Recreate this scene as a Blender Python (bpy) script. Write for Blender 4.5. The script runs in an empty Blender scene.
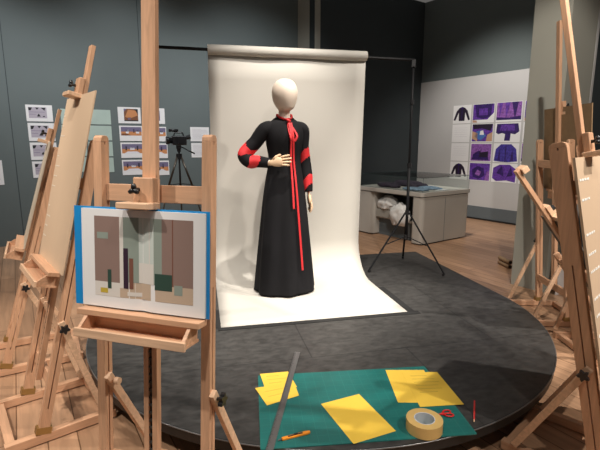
import bpy, bmesh, math, random
from mathutils import Vector, Matrix, noise
random.seed(7)
R = math.radians
S = bpy.context.scene
COL = S.collection

# ------------------------------------------------------------------ camera
CAMH, PITCH, F = 1.44, R(10.4), 450.0
cp, sp = math.cos(PITCH), math.sin(PITCH)
cam = bpy.data.cameras.new('camera'); cam.sensor_width = 36; cam.lens = 27; cam.clip_start = 0.05
camo = bpy.data.objects.new('camera', cam); COL.objects.link(camo)
camo.location = (0, 0, CAMH); camo.rotation_euler = (math.pi/2 - PITCH, 0, 0)
S.camera = camo

def ray(x, y):
    a, b = (x-300)/F, (225-y)/F
    return Vector((a, cp + b*sp, -sp + b*cp))
O = Vector((0, 0, CAMH))
def G(x, y, z=0.0):                      # point of a horizontal plane z seen at a place of the photo (used only to measure positions)
    d = ray(x, y); return O + d*((z-CAMH)/d.z)
PZ = 0.17                                # stage height

# ------------------------------------------------------------------ materials
def mat(name, col, rough=0.6, metal=0.0, var=0.0, scale=(8,8,8), detail=4, bump=0.0, emit=None, spec=0.5, dist=0.0):
    m = bpy.data.materials.new(name); m.use_nodes = True
    nt = m.node_tree; b = nt.nodes['Principled BSDF']
    b.inputs['Roughness'].default_value = rough; b.inputs['Metallic'].default_value = metal
    b.inputs['Specular IOR Level'].default_value = spec
    c = (*col, 1)
    b.inputs['Base Color'].default_value = c
    if var or bump:
        tc = nt.nodes.new('ShaderNodeTexCoord'); mp = nt.nodes.new('ShaderNodeMapping')
        mp.inputs['Scale'].default_value = scale
        nz = nt.nodes.new('ShaderNodeTexNoise'); nz.inputs['Scale'].default_value = 1; nz.inputs['Detail'].default_value = detail
        nz.inputs['Distortion'].default_value = dist
        nt.links.new(tc.outputs['Object'], mp.inputs['Vector']); nt.links.new(mp.outputs['Vector'], nz.inputs['Vector'])
        if var:
            rp = nt.nodes.new('ShaderNodeValToRGB')
            rp.color_ramp.elements[0].position = 0.3; rp.color_ramp.elements[1].position = 0.7
            rp.color_ramp.elements[0].color = (*[max(0, v*(1-var)) for v in col], 1)
            rp.color_ramp.elements[1].color = (*[min(1, v*(1+var)) for v in col], 1)
            nt.links.new(nz.outputs['Fac'], rp.inputs['Fac']); nt.links.new(rp.outputs['Color'], b.inputs['Base Color'])
        if bump:
            bp = nt.nodes.new('ShaderNodeBump'); bp.inputs['Strength'].default_value = bump; bp.inputs['Distance'].default_value = 0.01
            nt.links.new(nz.outputs['Fac'], bp.inputs['Height']); nt.links.new(bp.outputs['Normal'], b.inputs['Normal'])
    return m
def srgb(r, g, b):
    f = lambda v: (v/255/12.92) if v/255 <= 0.04045 else ((v/255+0.055)/1.055)**2.4
    return (f(r), f(g), f(b))

WOODC = (0.60, 0.345, 0.205)
def wood(nm, col, sc): return mat(nm, col, 0.45, var=0.14, scale=sc, dist=0.6, detail=5)
WX = wood('beech_x', WOODC, (4, 70, 70)); WY = wood('beech_y', WOODC, (70, 4, 70)); WZ = wood('beech_z', WOODC, (70, 70, 4))
WL = wood('beech_light', (0.68, 0.44, 0.28), (4, 60, 60))
BLACK = mat('black_plastic', (0.012, 0.012, 0.013), 0.35)
BMETAL = mat('black_metal', (0.012, 0.012, 0.013), 0.6, spec=0.2)
SLOT = mat('ratchet_steel', (0.06, 0.055, 0.05), 0.5, metal=0.5)
BRASS = mat('brass', (0.42, 0.27, 0.10), 0.4, metal=0.7)
STEEL = mat('steel', (0.24, 0.24, 0.24), 0.42, metal=0.8)
CARD = mat('beige_card', (0.60, 0.43, 0.285), 0.7, var=0.03, scale=(3, 3, 3))
BROWNB = mat('hardboard', (0.24, 0.15, 0.075), 0.7, var=0.08, scale=(20, 20, 20))
WHITE = mat('white_paper', (0.78, 0.77, 0.76), 0.6)
MINT = mat('mint_sheet', (0.42, 0.52, 0.46), 0.5, var=0.05, scale=(5, 5, 5))
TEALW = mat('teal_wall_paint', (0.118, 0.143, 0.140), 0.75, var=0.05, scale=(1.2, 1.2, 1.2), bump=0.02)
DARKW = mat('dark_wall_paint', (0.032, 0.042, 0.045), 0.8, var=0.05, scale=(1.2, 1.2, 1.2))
OLIVE = mat('grey_olive_paint', (0.34, 0.335, 0.285), 0.8, var=0.05, scale=(1.5, 1.5, 1.5), bump=0.02)
GREYW = mat('light_grey_paint', (0.50, 0.49, 0.475), 0.8, var=0.03, scale=(1.5, 1.5, 1.5), bump=0.02)
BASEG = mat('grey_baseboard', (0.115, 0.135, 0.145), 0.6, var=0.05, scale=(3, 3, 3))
PAPERBG = mat('backdrop_paper', (0.53, 0.505, 0.455), 0.75, var=0.02, scale=(2, 2, 2))
PAPERSIDE = PAPERBG
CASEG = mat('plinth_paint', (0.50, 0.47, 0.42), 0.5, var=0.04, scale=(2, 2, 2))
YEL = mat('yellow_paper', (0.76, 0.50, 0.055), 0.7, var=0.03, scale=(6, 6, 6))
PENC = mat('pencil_grey', (0.42, 0.30, 0.05), 0.8)
MATT = None
RED = mat('red_trim', (0.62, 0.02, 0.025), 0.6, var=0.08, scale=(60, 60, 60))
CLOTH = mat('black_crepe', (0.0075, 0.0072, 0.0085), 0.85, var=0.25, scale=(14, 14, 3), spec=0.2)
SKIN = mat('mannequin_cream', (0.76, 0.64, 0.53), 0.45, var=0.02, scale=(9, 9, 9))
HAND = mat('mannequin_hand', (0.62, 0.42, 0.26), 0.5)
REDP = mat('red_plastic', (0.62, 0.02, 0.02), 0.35)
ORANGE = mat('orange_plastic', (0.80, 0.27, 0.02), 0.4)
TAPEM = mat('tan_tape', (0.60, 0.40, 0.14), 0.45, var=0.04, scale=(30, 30, 4))
COREM = mat('tape_core', (0.55, 0.56, 0.58), 0.6)
BLUE = mat('blue_cover', (0.01, 0.25, 0.60), 0.4)
FABW = mat('white_cloth', (0.72, 0.70, 0.67), 0.8, var=0.05, scale=(6, 6, 6), bump=0.3)
GAFF = mat('black_gaffer', (0.012, 0.012, 0.012), 0.6)

def brick_mat(name, c1, c2, mortar, scale, bw, bh, ms, rough, rot=0.0, bump=0.0, noisec=0.15, nscale=(2, 30, 2)):
    m = bpy.data.materials.new(name); m.use_nodes = True; nt = m.node_tree; b = nt.nodes['Principled BSDF']
    tc = nt.nodes.new('ShaderNodeTexCoord'); mp = nt.nodes.new('ShaderNodeMapping'); mp.inputs['Rotation'].default_value = (0, 0, rot)
    br = nt.nodes.new('ShaderNodeTexBrick'); br.inputs['Color1'].default_value = (*c1, 1); br.inputs['Color2'].default_value = (*c2, 1)
    br.inputs['Mortar'].default_value = (*mortar, 1); br.inputs['Scale'].default_value = scale
    br.inputs['Brick Width'].default_value = bw; br.inputs['Row Height'].default_value = bh; br.inputs['Mortar Size'].default_value = ms
    nt.links.new(tc.outputs['Object'], mp.inputs['Vector']); nt.links.new(mp.outputs['Vector'], br.inputs['Vector'])
    mp2 = nt.nodes.new('ShaderNodeMapping'); mp2.inputs['Scale'].default_value = nscale
    nz = nt.nodes.new('ShaderNodeTexNoise'); nz.inputs['Scale'].default_value = 1; nz.inputs['Detail'].default_value = 6; nz.inputs['Distortion'].default_value = 0.5
    nt.links.new(mp.outputs['Vector'], mp2.inputs['Vector']); nt.links.new(mp2.outputs['Vector'], nz.inputs['Vector'])
    hs = nt.nodes.new('ShaderNodeMix'); hs.data_type = 'RGBA'; hs.blend_type = 'MULTIPLY'; hs.inputs['Factor'].default_value = 1
    rp = nt.nodes.new('ShaderNodeValToRGB'); rp.color_ramp.elements[0].position = 0.3; rp.color_ramp.elements[1].position = 0.7
    rp.color_ramp.elements[0].color = (1-noisec*1.5,)*3 + (1,); rp.color_ramp.elements[1].color = (1, 1, 1, 1)
    nt.links.new(nz.outputs['Fac'], rp.inputs['Fac'])
    nt.links.new(br.outputs['Color'], hs.inputs[6]); nt.links.new(rp.outputs['Color'], hs.inputs[7]); nt.links.new(hs.outputs[2], b.inputs['Base Color'])
    b.inputs['Roughness'].default_value = rough
    return m
FLOORM = brick_mat('oak_floor', srgb(190, 150, 118), srgb(168, 130, 100), srgb(110, 80, 55), 1.0, 1.6, 0.13, 0.003, 0.42, rot=R(58), noisec=0.2)
STAGEM = brick_mat('charcoal_stage_vinyl', (0.050, 0.048, 0.046), (0.057, 0.055, 0.052), (0.022, 0.022, 0.022), 1.0, 1.22, 1.22, 0.004, 0.48, rot=R(-12.4), noisec=0.42, nscale=(16, 30, 16))
STAGES = mat('stage_side', (0.008, 0.008, 0.008), 0.5)
MATG = brick_mat('green_cutting_mat', (0.009, 0.135, 0.122), (0.009, 0.135, 0.122), (0.018, 0.175, 0.155), 1.0, 0.05, 0.05, 0.0012, 0.42, rot=0, noisec=0.15, nscale=(6, 6, 6))
MATG.node_tree.nodes['Brick Texture'].offset = 0.0

def glass_mat():
    m = bpy.data.materials.new('vitrine_glass'); m.use_nodes = True; nt = m.node_tree
    for n in list(nt.nodes): nt.nodes.remove(n)
    o = nt.nodes.new('ShaderNodeOutputMaterial'); mx = nt.nodes.new('ShaderNodeMixShader')
    t = nt.nodes.new('ShaderNodeBsdfTransparent'); t.inputs['Color'].default_value = (0.95, 0.97, 0.965, 1)
    g = nt.nodes.new('ShaderNodeBsdfGlossy'); g.inputs['Roughness'].default_value = 0.03
    fr = nt.nodes.new('ShaderNodeLayerWeight'); fr.inputs['Blend'].default_value = 0.12
    nt.links.new(fr.outputs[0], mx.inputs[0]); nt.links.new(t.outputs[0], mx.inputs[1]); nt.links.new(g.outputs[0], mx.inputs[2]); nt.links.new(mx.outputs[0], o.inputs[0])
    return m
GLASS = glass_mat()

# ------------------------------------------------------------------ mesh builder
class MB:
    def __init__(s, xf=None): s.v = []; s.f = []; s.m = []; s.xf = xf
    def add(s, vs, fs, mi=0):
        n = len(s.v)
        for p in vs:
            p = Vector(p); s.v.append(tuple(s.xf(p)) if s.xf else tuple(p))
        for i, f in enumerate(fs):
            s.f.append(tuple(n+k for k in f)); s.m.append(mi[i] if isinstance(mi, list) else mi)
        return s
    def box(s, lo, hi, mi=0):
        x0, y0, z0 = lo; x1, y1, z1 = hi
        return s.add([(x0,y0,z0),(x1,y0,z0),(x1,y1,z0),(x0,y1,z0),(x0,y0,z1),(x1,y0,z1),(x1,y1,z1),(x0,y1,z1)],
                     [(0,3,2,1),(4,5,6,7),(0,1,5,4),(1,2,6,5),(2,3,7,6),(3,0,4,7)], mi)
    def bar(s, a, b, w, t, side=Vector((1,0,0)), mi=0):      # rectangular bar a->b; w along side, t across
        a = Vector(a); b = Vector(b); d = (b-a).normalized(); sd = Vector(side); sd = (sd - d*sd.dot(d)).normalized(); n = d.cross(sd)
        vs = [p + sd*(w/2*i) + n*(t/2*j) for p in (a, b) for (i, j) in ((-1,-1),(1,-1),(1,1),(-1,1))]
        return s.add(vs, [(0,3,2,1),(4,5,6,7),(0,1,5,4),(1,2,6,5),(2,3,7,6),(3,0,4,7)], mi)
    def tube(s, pts, rad, n=12, mi=0, flat=1.0, side=None, cap=True, mifn=None):
        pts = [Vector(p) for p in pts]
        if not isinstance(rad, (list, tuple)): rad = [rad]*len(pts)
        vs = []; prev = None
        for i, p in enumerate(pts):
            d = (pts[min(i+1, len(pts)-1)] - pts[max(i-1, 0)]).normalized()
            if prev is None:
                sd = Vector(side) if side else (Vector((1,0,0)) if abs(d.x) < 0.8 else Vector((0,1,0)))
            else: sd = prev
            sd = (sd - d*sd.dot(d)).normalized(); prev = sd; nn = d.cross(sd)
            for k in range(n):
                a = 2*math.pi*k/n; vs.append(p + sd*math.cos(a)*rad[i] + nn*math.sin(a)*rad[i]*flat)
        fs = []; mm = []
        for i in range(len(pts)-1):
            for k in range(n):
                fs.append((i*n+k, i*n+(k+1)%n, (i+1)*n+(k+1)%n, (i+1)*n+k)); mm.append(mifn(i, k) if mifn else mi)
        if cap:
            fs.append(tuple(range(n-1, -1, -1))); mm.append(mm[0]); fs.append(tuple((len(pts)-1)*n+k for k in range(n))); mm.append(mm[-2])
        return s.add(vs, fs, mm)
    def prism(s, poly, z0, z1, mi=0, mtop=None):             # poly CCW in xy
        n = len(poly)
        vs = [(x, y, z0) for x, y in poly] + [(x, y, z1) for x, y in poly]
        fs = [tuple(range(n-1, -1, -1)), tuple(range(n, 2*n))] + [(i, (i+1)%n, n+(i+1)%n, n+i) for i in range(n)]
        return s.add(vs, fs, [mi, mi if mtop is None else mtop] + [mi]*n)
    def rings(s, rings, mi=0, cap=True, mifn=None):          # list of equal-length point loops
        n = len(rings[0]); vs = [p for r in rings for p in r]; fs = []; mm = []
        for i in range(len(rings)-1):
            for k in range(n): fs.append((i*n+k, i*n+(k+1)%n, (i+1)*n+(k+1)%n, (i+1)*n+k)); mm.append(mifn(i, k) if mifn else mi)
        if cap: fs.append(tuple(range(n-1, -1, -1))); fs.append(tuple((len(rings)-1)*n+k for k in range(n))); mm += [mi, mi]
        return s.add(vs, fs, mm)
    def build(s, name, mats, parent=None, smooth=False, bevel=0, sub=0, loc=None, rotz=None):
        me = bpy.data.meshes.new(name); me.from_pydata(s.v, [], s.f)
        if not isinstance(mats, (list, tuple)): mats = [mats]
        for m in mats: me.materials.append(m)
        for p, k in zip(me.polygons, s.m): p.material_index = k; p.use_smooth = smooth
        bm = bmesh.new(); bm.from_mesh(me); bmesh.ops.recalc_face_normals(bm, faces=bm.faces); bm.to_mesh(me); bm.free()
        o = bpy.data.objects.new(name, me); COL.objects.link(o)
        if parent: o.parent = parent
        if loc is not None: o.location = loc
        if rotz is not None: o.rotation_euler = (0, 0, rotz)
        if bevel:
            b = o.modifiers.new('bevel', 'BEVEL'); b.width = bevel; b.segments = 2; b.limit_method = 'ANGLE'
        if sub:
            q = o.modifiers.new('sub', 'SUBSURF'); q.levels = sub; q.render_levels = sub
        return o
def tag(o, label=None, cat=None, group=None, kind=None):
    if label: o['label'] = label
    if cat: o['category'] = cat
    if group: o['group'] = group
    if kind: o['kind'] = kind
    return o
def empty(name, loc, rz=0):
    o = bpy.data.objects.new(name, None); COL.objects.link(o); o.location = loc; o.rotation_euler = (0, 0, rz); o.empty_display_size = 0.1
    return o
def rect_round(x0, y0, x1, y1, r, n=6):
    pts = []
    for cx, cy, a0 in ((x1-r, y0+r, -90), (x1-r, y1-r, 0), (x0+r, y1-r, 90), (x0+r, y0+r, 180)):
        for k in range(n+1):
            a = R(a0 + 90*k/n); pts.append((cx+r*math.cos(a), cy+r*math.sin(a)))
    return pts

# ------------------------------------------------------------------ setting
tag(MB().box((-7, -1.5, -0.1), (8, 12.5, 0)).build('floor', FLOORM), kind='structure')
WA = Vector((-4.2, 6.14)); WB = Vector((-0.037, 8.52)); WD = (WB-WA).normalized(); WN = Vector((WD.y, -WD.x))   # WN faces the room
HW = 4.2
def wall(name, a, b, z0, z1, t, m, out):                      # slab whose face a->b looks to the room; out = unit vector away from room
    a = Vector(a); b = Vector(b); o = Vector(out)*t
    p = [a, b, b+o, a+o]
    return tag(MB().prism([(q.x, q.y) for q in p], z0, z1).build(name, m), kind='structure')
wl0 = WA - WD*2.6
wall('wall_back', wl0, WB + WD*0.5, 0, HW, 0.15, TEALW, -WN)
# projecting dark bay with a pale side
BC = Vector((2.52, 9.70)); BL = Vector((0.25, 8.11)); BS = WB
side = (BL-BS)
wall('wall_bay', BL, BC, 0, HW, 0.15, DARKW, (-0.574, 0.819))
sn = Vector((side.y, -side.x)).normalized()
if sn.dot(BS) > 0: sn = -sn
wall('wall_baySide'.replace('baySide', 'bay_side'), BS, BL - side.normalized()*0.0, 0, HW, 0.12, OLIVE, -sn)
RW = Vector((0.574, -0.819)); RN = Vector((-0.819, -0.574))
wall('wall_right', BC, BC + RW*7.5, 0, HW, 0.15, TEALW, -RN)
def wbox(name, o2, d2, n2, s0, s1, z0, z1, t, m, **k):
    a = o2 + d2*s0; b = o2 + d2*s1
    return MB().prism([(a.x, a.y), (b.x, b.y), (b.x+n2.x*t, b.y+n2.y*t), (a.x+n2.x*t, a.y+n2.y*t)], z0, z1).build(name, m)
tag(wbox('trim_1', BC, RW, RN, 0.0, 3.2, 0.25, 2.65, 0.012, GREYW), kind='structure')
tag(wbox('baseboard_right', BC, RW, RN, 0.0, 7.4, 0.0, 0.25, 0.02, BASEG), kind='structure')
tag(wbox('trim_2', BC, RW, RN, 0.0, 7.4, 0.0, 0.03, 0.03, BLACK), kind='structure')
def wallhit(x, y, o2, d2, n2):
    d = ray(x, y); t = (o2.x*n2.x + o2.y*n2.y)/(d.x*n2.x + d.y*n2.y); p = O + d*t
    return (Vector((p.x, p.y)) - o2).dot(d2), p.z
for i, (px, py) in enumerate(((12, 130), (140, 60))):         # panel joints of the teal wall
    s_, _ = wallhit(px, py, WA, WD, WN)
    tag(wbox('trim_%d' % (3+i), WA, WD, WN, s_-0.004, s_+0.004, 0, HW, 0.002, DARKW), kind='structure')
# pillar
PA = Vector((2.18, 4.47)); PB = PA + RW*0.34; PD = Vector((0.819, 0.574))
PC = PB + PD*0.50; PE = PA + PD*0.50
tag(MB().prism([(q.x, q.y) for q in (PA, PB, PC, PE)], 0.0, HW).build('wall_pillar', OLIVE), kind='structure')
q0 = PC + PD*0.01; q1 = PC + PD*0.05
tag(MB().prism([(q.x, q.y) for q in (q0, q0+RW*(-0.05), q1+RW*(-0.05), q1)][::-1], 0, HW).build('trim_5', GREYW), kind='structure')
q0 = PC + PD*0.06; q1 = PC + PD*1.8
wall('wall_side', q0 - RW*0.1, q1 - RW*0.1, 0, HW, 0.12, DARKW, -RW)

# ------------------------------------------------------------------ stage
TH = R(12.4); SC = Vector((0.13, 3.30)); SR = 1.61
u2 = Vector((math.cos(TH), math.sin(TH))); v2 = Vector((-math.sin(TH), math.cos(TH)))
poly = []
for k in range(73):
    a = -math.pi*k/72; poly.append(SC + u2*(SR*math.cos(a)) + v2*(SR*math.sin(a)))
poly = poly[::-1]                                             # left .. front .. right
poly += [SC + u2*SR + v2*1.57, SC - u2*SR + v2*1.57]
pl = [(p.x, p.y) for p in poly]
inner = [((p.x-SC.x)*0.90+SC.x, (p.y-SC.y)*0.90+SC.y) for p in poly]
stage = MB().prism(inner, 0.0, PZ-0.055, 1).prism(pl, PZ-0.055, PZ, 1, mtop=0).build('stage', [STAGEM, STAGES])
tag(stage, 'low round charcoal stage with black rim carrying the mannequin and paper sweep', 'stage')
rim = MB()
c = []
for p in poly[:73]:
    q = SC + (p-SC)*1.002; c.append((q.x, q.y, PZ-0.004))
rim.tube(c, 0.0035, n=6)
rim.build('rim_trim', mat('rim_metal', (0.20, 0.20, 0.20), 0.3, metal=0.6), stage, smooth=True)

# ------------------------------------------------------------------ backdrop
F0 = G(221, 328, PZ); F0 = Vector((F0.x, F0.y)); BW = 1.40
bd = empty('backdrop_sweep', (F0.x, F0.y, PZ), TH)
tag(bd, 'cream paper photo backdrop hung from a roll and curving onto the stage', 'backdrop')
prof = [(0, .003)] + [(0.1*k, .003) for k in range(1, 8)]
for k in range(1, 13):
    a = R(90*k/12); prof.append((0.78 + 0.34*math.sin(a), .003 + 0.34*(1-math.cos(a))))
for z in (0.6, 0.9, 1.2, 1.5, 1.8, 2.02): prof.append((1.12 - (z-0.34)*0.045, z))
nx = 14; vs = []; fs = []
for i, (s_, z) in enumerate(prof):
    for k in range(nx+1):
        x = BW*k/nx; w = 0.004*math.sin(k*0.9+z*2)*(1 if z > 0.2 else 0)
        vs.append((x, s_+w, z))
for i in range(len(prof)-1):
    for k in range(nx): fs.append((i*(nx+1)+k, i*(nx+1)+k+1, (i+1)*(nx+1)+k+1, (i+1)*(nx+1)+k))
sh = MB().add(vs, fs).build('paper_sheet', PAPERBG, bd, smooth=True)
so = sh.modifiers.new('solid', 'SOLIDIFY'); so.thickness = 0.0015; so.offset = 0
MB().tube([(.0, 1.045, 2.035), (BW+0.005, 1.045, 2.035)], 0.043, n=24, side=(0,0,1)).build('paper_roll', PAPERBG, bd, smooth=False)
MB().tube([(BW+0.005, 1.045, 2.035), (BW+0.012, 1.045, 2.035)], 0.03, n=16, side=(0,0,1)).build('roll_core', CARD, bd)
# black tape strips
def strip(name, x0, y0, x1, y1, label, z=0.004):
    o = MB().box((x0, y0, 0), (x1, y1, 0.0015)).build(name, GAFF, loc=(F0.x, F0.y, PZ+z-0.004+0.0005), rotz=TH)
    tag(o, label, 'tape', 'black tape strips around the paper backdrop')
def prot(x0, y0, x1, y1, label, z): strip('floor_tape', x0, y0, x1, y1, label, z)
prot(-0.02, -0.05, BW+0.085, 0.0, 'long black tape strip along the front edge of the cream paper', 0.005)
prot(BW+0.0, 0.0, BW+0.06, 0.60, 'black tape strip along the right edge of the cream paper', 0.005)
prot(-0.055, 0.0, 0.0, 0.34, 'short wide black tape strip at the left front corner of the cream paper', 0.005)
# crossbar
def bdw(x, y, z): return Vector((F0.x + u2.x*x + v2.x*y, F0.y + u2.y*x + v2.y*y, PZ+z))
RX, LX = BW+0.52, -0.50
cb = MB().tube([bdw(LX, 1.02, 2.035), bdw(RX, 1.125, 2.035)], 0.013, n=12, side=(0,0,1)).build('crossbar', BMETAL)
tag(cb, 'black horizontal metal bar carrying the paper roll between two stands', 'bar')

def light_stand(x, y, top, rot, label, spread=0.42):
    t = empty('backdrop_stand', (x, y, PZ), rot); tag(t, label, 'stand', 'black backdrop stands')
    MB().tube([(0,0,0.30), (0,0,1.05)], 0.0145, n=12).build('lower_pole', BMETAL, t, smooth=True)
    MB().tube([(0,0,0.9), (0,0,top)], 0.011, n=12).build('upper_pole', BMETAL, t, smooth=True)
    for z in (0.33, 0.58, 1.05, top-0.35): MB().tube([(0,0,z-0.022), (0,0,z+0.022)], 0.021, n=12).build('collar', BLACK, t)
    for z in (1.05, top-0.35): MB().tube([(0.015,0,z), (0.06,0,z)], [0.008, 0.014], n=8).build('locking_knob', BLACK, t)
    for k in range(3):
        a = R(120*k); d = Vector((math.cos(a), math.sin(a), 0))
        l = MB().bar(Vector((0,0,0.58))+d*0.02, Vector((0,0,0.012))+d*spread, 0.02, 0.008, side=(-d.y, d.x, 0)).build('leg', BMETAL, t)
        MB().tube([Vector((0,0,0.0))+d*(spread-0.012)+Vector((0,0,0.001)), Vector((0,0,0.022))+d*(spread-0.012)], 0.013, n=10).build('rubber_foot', BLACK, l)
        MB().bar(Vector((0,0,0.33))+d*0.02, Vector((0,0,0.27))+d*(spread*0.53), 0.014, 0.005, side=(-d.y, d.x, 0)).build('brace', BMETAL, t)
    MB().box((-0.02,-0.02,top-0.03), (0.02,0.02,top+0.035)).build('clamp_head', BLACK, t, bevel=0.004)
    return t
p = bdw(RX-0.01, 1.125, 0); light_stand(p.x, p.y, 2.0, R(80), 'black tripod stand right of the cream paper backdrop')
p = bdw(LX+0.01, 1.02, 0); light_stand(p.x, p.y, 2.0, R(30), 'black tripod stand left of the paper backdrop, behind the open book easel', spread=0.28)

# ------------------------------------------------------------------ mannequin
MH = R(20)
mn = empty('mannequin', (-0.128, 3.76, PZ+0.004), MH)
tag(mn, 'cream egg-headed mannequin in a long black dress with red trim, hand on hip', 'mannequin')
def ell(cx, cy, z, rx, ry, n=40, fold=0, ph=0, tilt=0):
    o = []
    for k in range(n):
        a = 2*math.pi*k/n
        f = 1 + fold*(math.sin(a*7+ph) + 0.6*math.sin(a*11+1.3))
        o.append((cx+rx*f*math.cos(a), cy+ry*f*math.sin(a), z + tilt*math.cos(a)))
    return o
body = MB()
hp = [(0.0,1.765,.008),(0.0,1.762,.035),(0.0,1.75,.058),(0,1.73,.077),(0,1.70,.091),(0,1.665,.098),(0,1.63,.097),(0,1.60,.092),(-.002,1.575,.084),(-.006,1.55,.072),(-.012,1.53,.058)]
rg = []
HX, HY = 0.0, -0.015
for yy, z, r in hp: rg.append(ell(HX, HY+yy*1.5, z, r*1.06, r*1.16, 28))
for cy, z, r, r2 in ((0.0,1.515,.048,.048),(0.0,1.50,.046,.045),(0.0,1.48,.047,.045),(0.0,1.46,.052,.047),(0.0,1.445,.064,.050),(0.0,1.42,.10,.058)):
    rg.append(ell(0, cy, z, r, r2, 28))
for z, rx, ry in ((1.36,.135,.085),(1.25,.13,.09),(1.12,.11,.08),(0.95,.14,.10),(0.75,.12,.09),(0.4,.09,.07),(0.02,.07,.09)): rg.append(ell(0, 0, z, rx, ry, 28))
body.rings(rg[::-1])
def spl(pts, n=6):
    pts = [Vector(p) for p in pts]; out = []
    for i in range(len(pts)-1):
        p0 = pts[max(i-1,0)]; p1 = pts[i]; p2 = pts[i+1]; p3 = pts[min(i+2, len(pts)-1)]
        for k in range(n):
            t = k/n
            out.append(0.5*((2*p1)+(p2-p0)*t+(2*p0-5*p1+4*p2-p3)*t*t+(3*p1-p0-3*p2+p3)*t**3))
    out.append(pts[-1]); return out
SHR, ELR, WRR = Vector((-.145,.005,1.375)), Vector((-.335,.04,1.15)), Vector((-.165,-.115,1.105))
SHL, ELL, WRL = Vector((.145,.005,1.375)), Vector((.188,.02,1.10)), Vector((.200,-.03,.855))
def interp(vals, n): 
    o = []
    for i in range(len(vals)-1):
        for k in range(n): o.append(vals[i] + (vals[i+1]-vals[i])*k/n)
    o.append(vals[-1]); return o
body.tube([SHR, ELR, WRR], [.045, .036, .026], n=12, mi=0)
body.tube([SHL, ELL, WRL], [.045, .036, .026], n=12, mi=0)
def hand(w, dirv, up, sgn):
    d = Vector(dirv).normalized(); n_ = Vector(up); n_ = (n_ - d*n_.dot(d)).normalized(); s_ = d.cross(n_)*sgn   # n_: back of hand normal, s_ towards thumb
    body.tube([w-d*.03, w, w+d*.022, w+d*.05, w+d*.082, w+d*.09], [.022,.021,.031,.039,.039,.030], n=14, mi=1, flat=0.42, side=s_)
    for k, (off, L) in enumerate(((.029,.070),(.010,.080),(-.010,.074),(-.028,.058))):
        b0 = w + d*.072 + s_*off; sl = s_*(off*0.12)
        body.tube([b0, b0+d*(.025+.0)+n_*.003+sl, b0+d*(L*.55+.012)+n_*.002+sl*2, b0+d*(L+.006)-n_*.010+sl*3, b0+d*(L+.012)-n_*.013+sl*3], [.0095,.0098,.0088,.0075,.004], n=8, mi=1)
    t0 = w + d*.022 + s_*.022
    body.tube([t0, t0+s_*.020+d*.022-n_*.006, t0+s_*.030+d*.048-n_*.012, t0+s_*.032+d*.064-n_*.014], [.014,.0115,.0095,.005], n=8, mi=1)
hand(WRR + Vector((.012,-.014,.002)), (.135, -.055, .022), (-.15, -1, .2), -1)
hand(WRL + Vector((.001,-.003,-.012)), (.012, -.025, -.135), (1, -.1, 0), 1)
body.build('body', [SKIN, HAND], mn, smooth=True)
# dress bodice and skirt: heights and half sizes
DP = [(0.012,.262,.215,.046),(0.10,.252,.205,.042),(0.25,.240,.195,.037),(0.45,.220,.178,.030),(0.65,.200,.160,.023),(0.82,.182,.145,.016),(0.95,.163,.130,.010),
      (1.04,.146,.116,.003),(1.10,.134,.106,.001),(1.16,.135,.104,0),(1.22,.148,.112,0),(1.28,.158,.120,0),(1.33,.163,.115,0),(1.37,.164,.100,0),(1.40,.155,.086,0),(1.425,.132,.076,0),(1.445,.100,.068,0),(1.465,.074,.062,0),(1.483,.060,.056,0)]
def dp(z):
    for a, b in zip(DP, DP[1:]):
        if a[0] <= z <= b[0]:
            t = (z-a[0])/(b[0]-a[0]); return a[1]+(b[1]-a[1])*t, a[2]+(b[2]-a[2])*t
    return DP[-1][1:3]
rg = [[(x, y, zz-max(0, -y/ry)*{1.425: .004, 1.445: .012, 1.465: .024, 1.483: .036}.get(z, 0)) for x, y, zz in ell(0, 0, z, rx, ry, 84, fold=f, ph=0.8)] for z, rx, ry, f in DP]
dress = MB().rings(rg, cap=False).build('dress', CLOTH, mn, smooth=True)
m_ = dress.modifiers.new('solid', 'SOLIDIFY'); m_.thickness = 0.003; m_.offset = -1
m_ = dress.modifiers.new('sub', 'SUBSURF'); m_.levels = 1; m_.render_levels = 1
def sleeve(pts, rad, bands, slant, nm):
    P = spl(pts, 14); r = interp(rad, 14); N = len(P); n = 28
    def mf(i, k):
        a = 2*math.pi*(k+.5)/n; t = (i+.5)/(N-1) + slant*math.cos(a - bands[2])
        return 1 if any(lo <= t <= hi for lo, hi in bands[:2]) else 0
    o = MB().tube(P, r, n=n, mifn=mf, side=(0,1,0)).build('sleeve', [CLOTH, RED], dress, smooth=True)
    return o
sleeve([SHR+Vector((.045,0,.012)), SHR+Vector((-.02,0,-.012)), (SHR+ELR)/2+Vector((0,.0,.004)), ELR+Vector((.012,0,.02)), ELR+Vector((.045,-.035,-.035)), (ELR+WRR)/2+Vector((.01,0,-.012)), WRR],
       [.052,.062,.056,.060,.056,.048,.040], [(.36,.48),(.66,.84), 0.4], 0.06, 'r')
sleeve([SHL+Vector((-.045,0,.012)), SHL+Vector((.015,0,-.012)), (SHL+ELL)/2, ELL, (ELL+WRL)/2, WRL],
       [.052,.056,.050,.050,.052,.036], [(.49,.60),(.84,.96), 2.6], 0.07, 'l')
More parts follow.
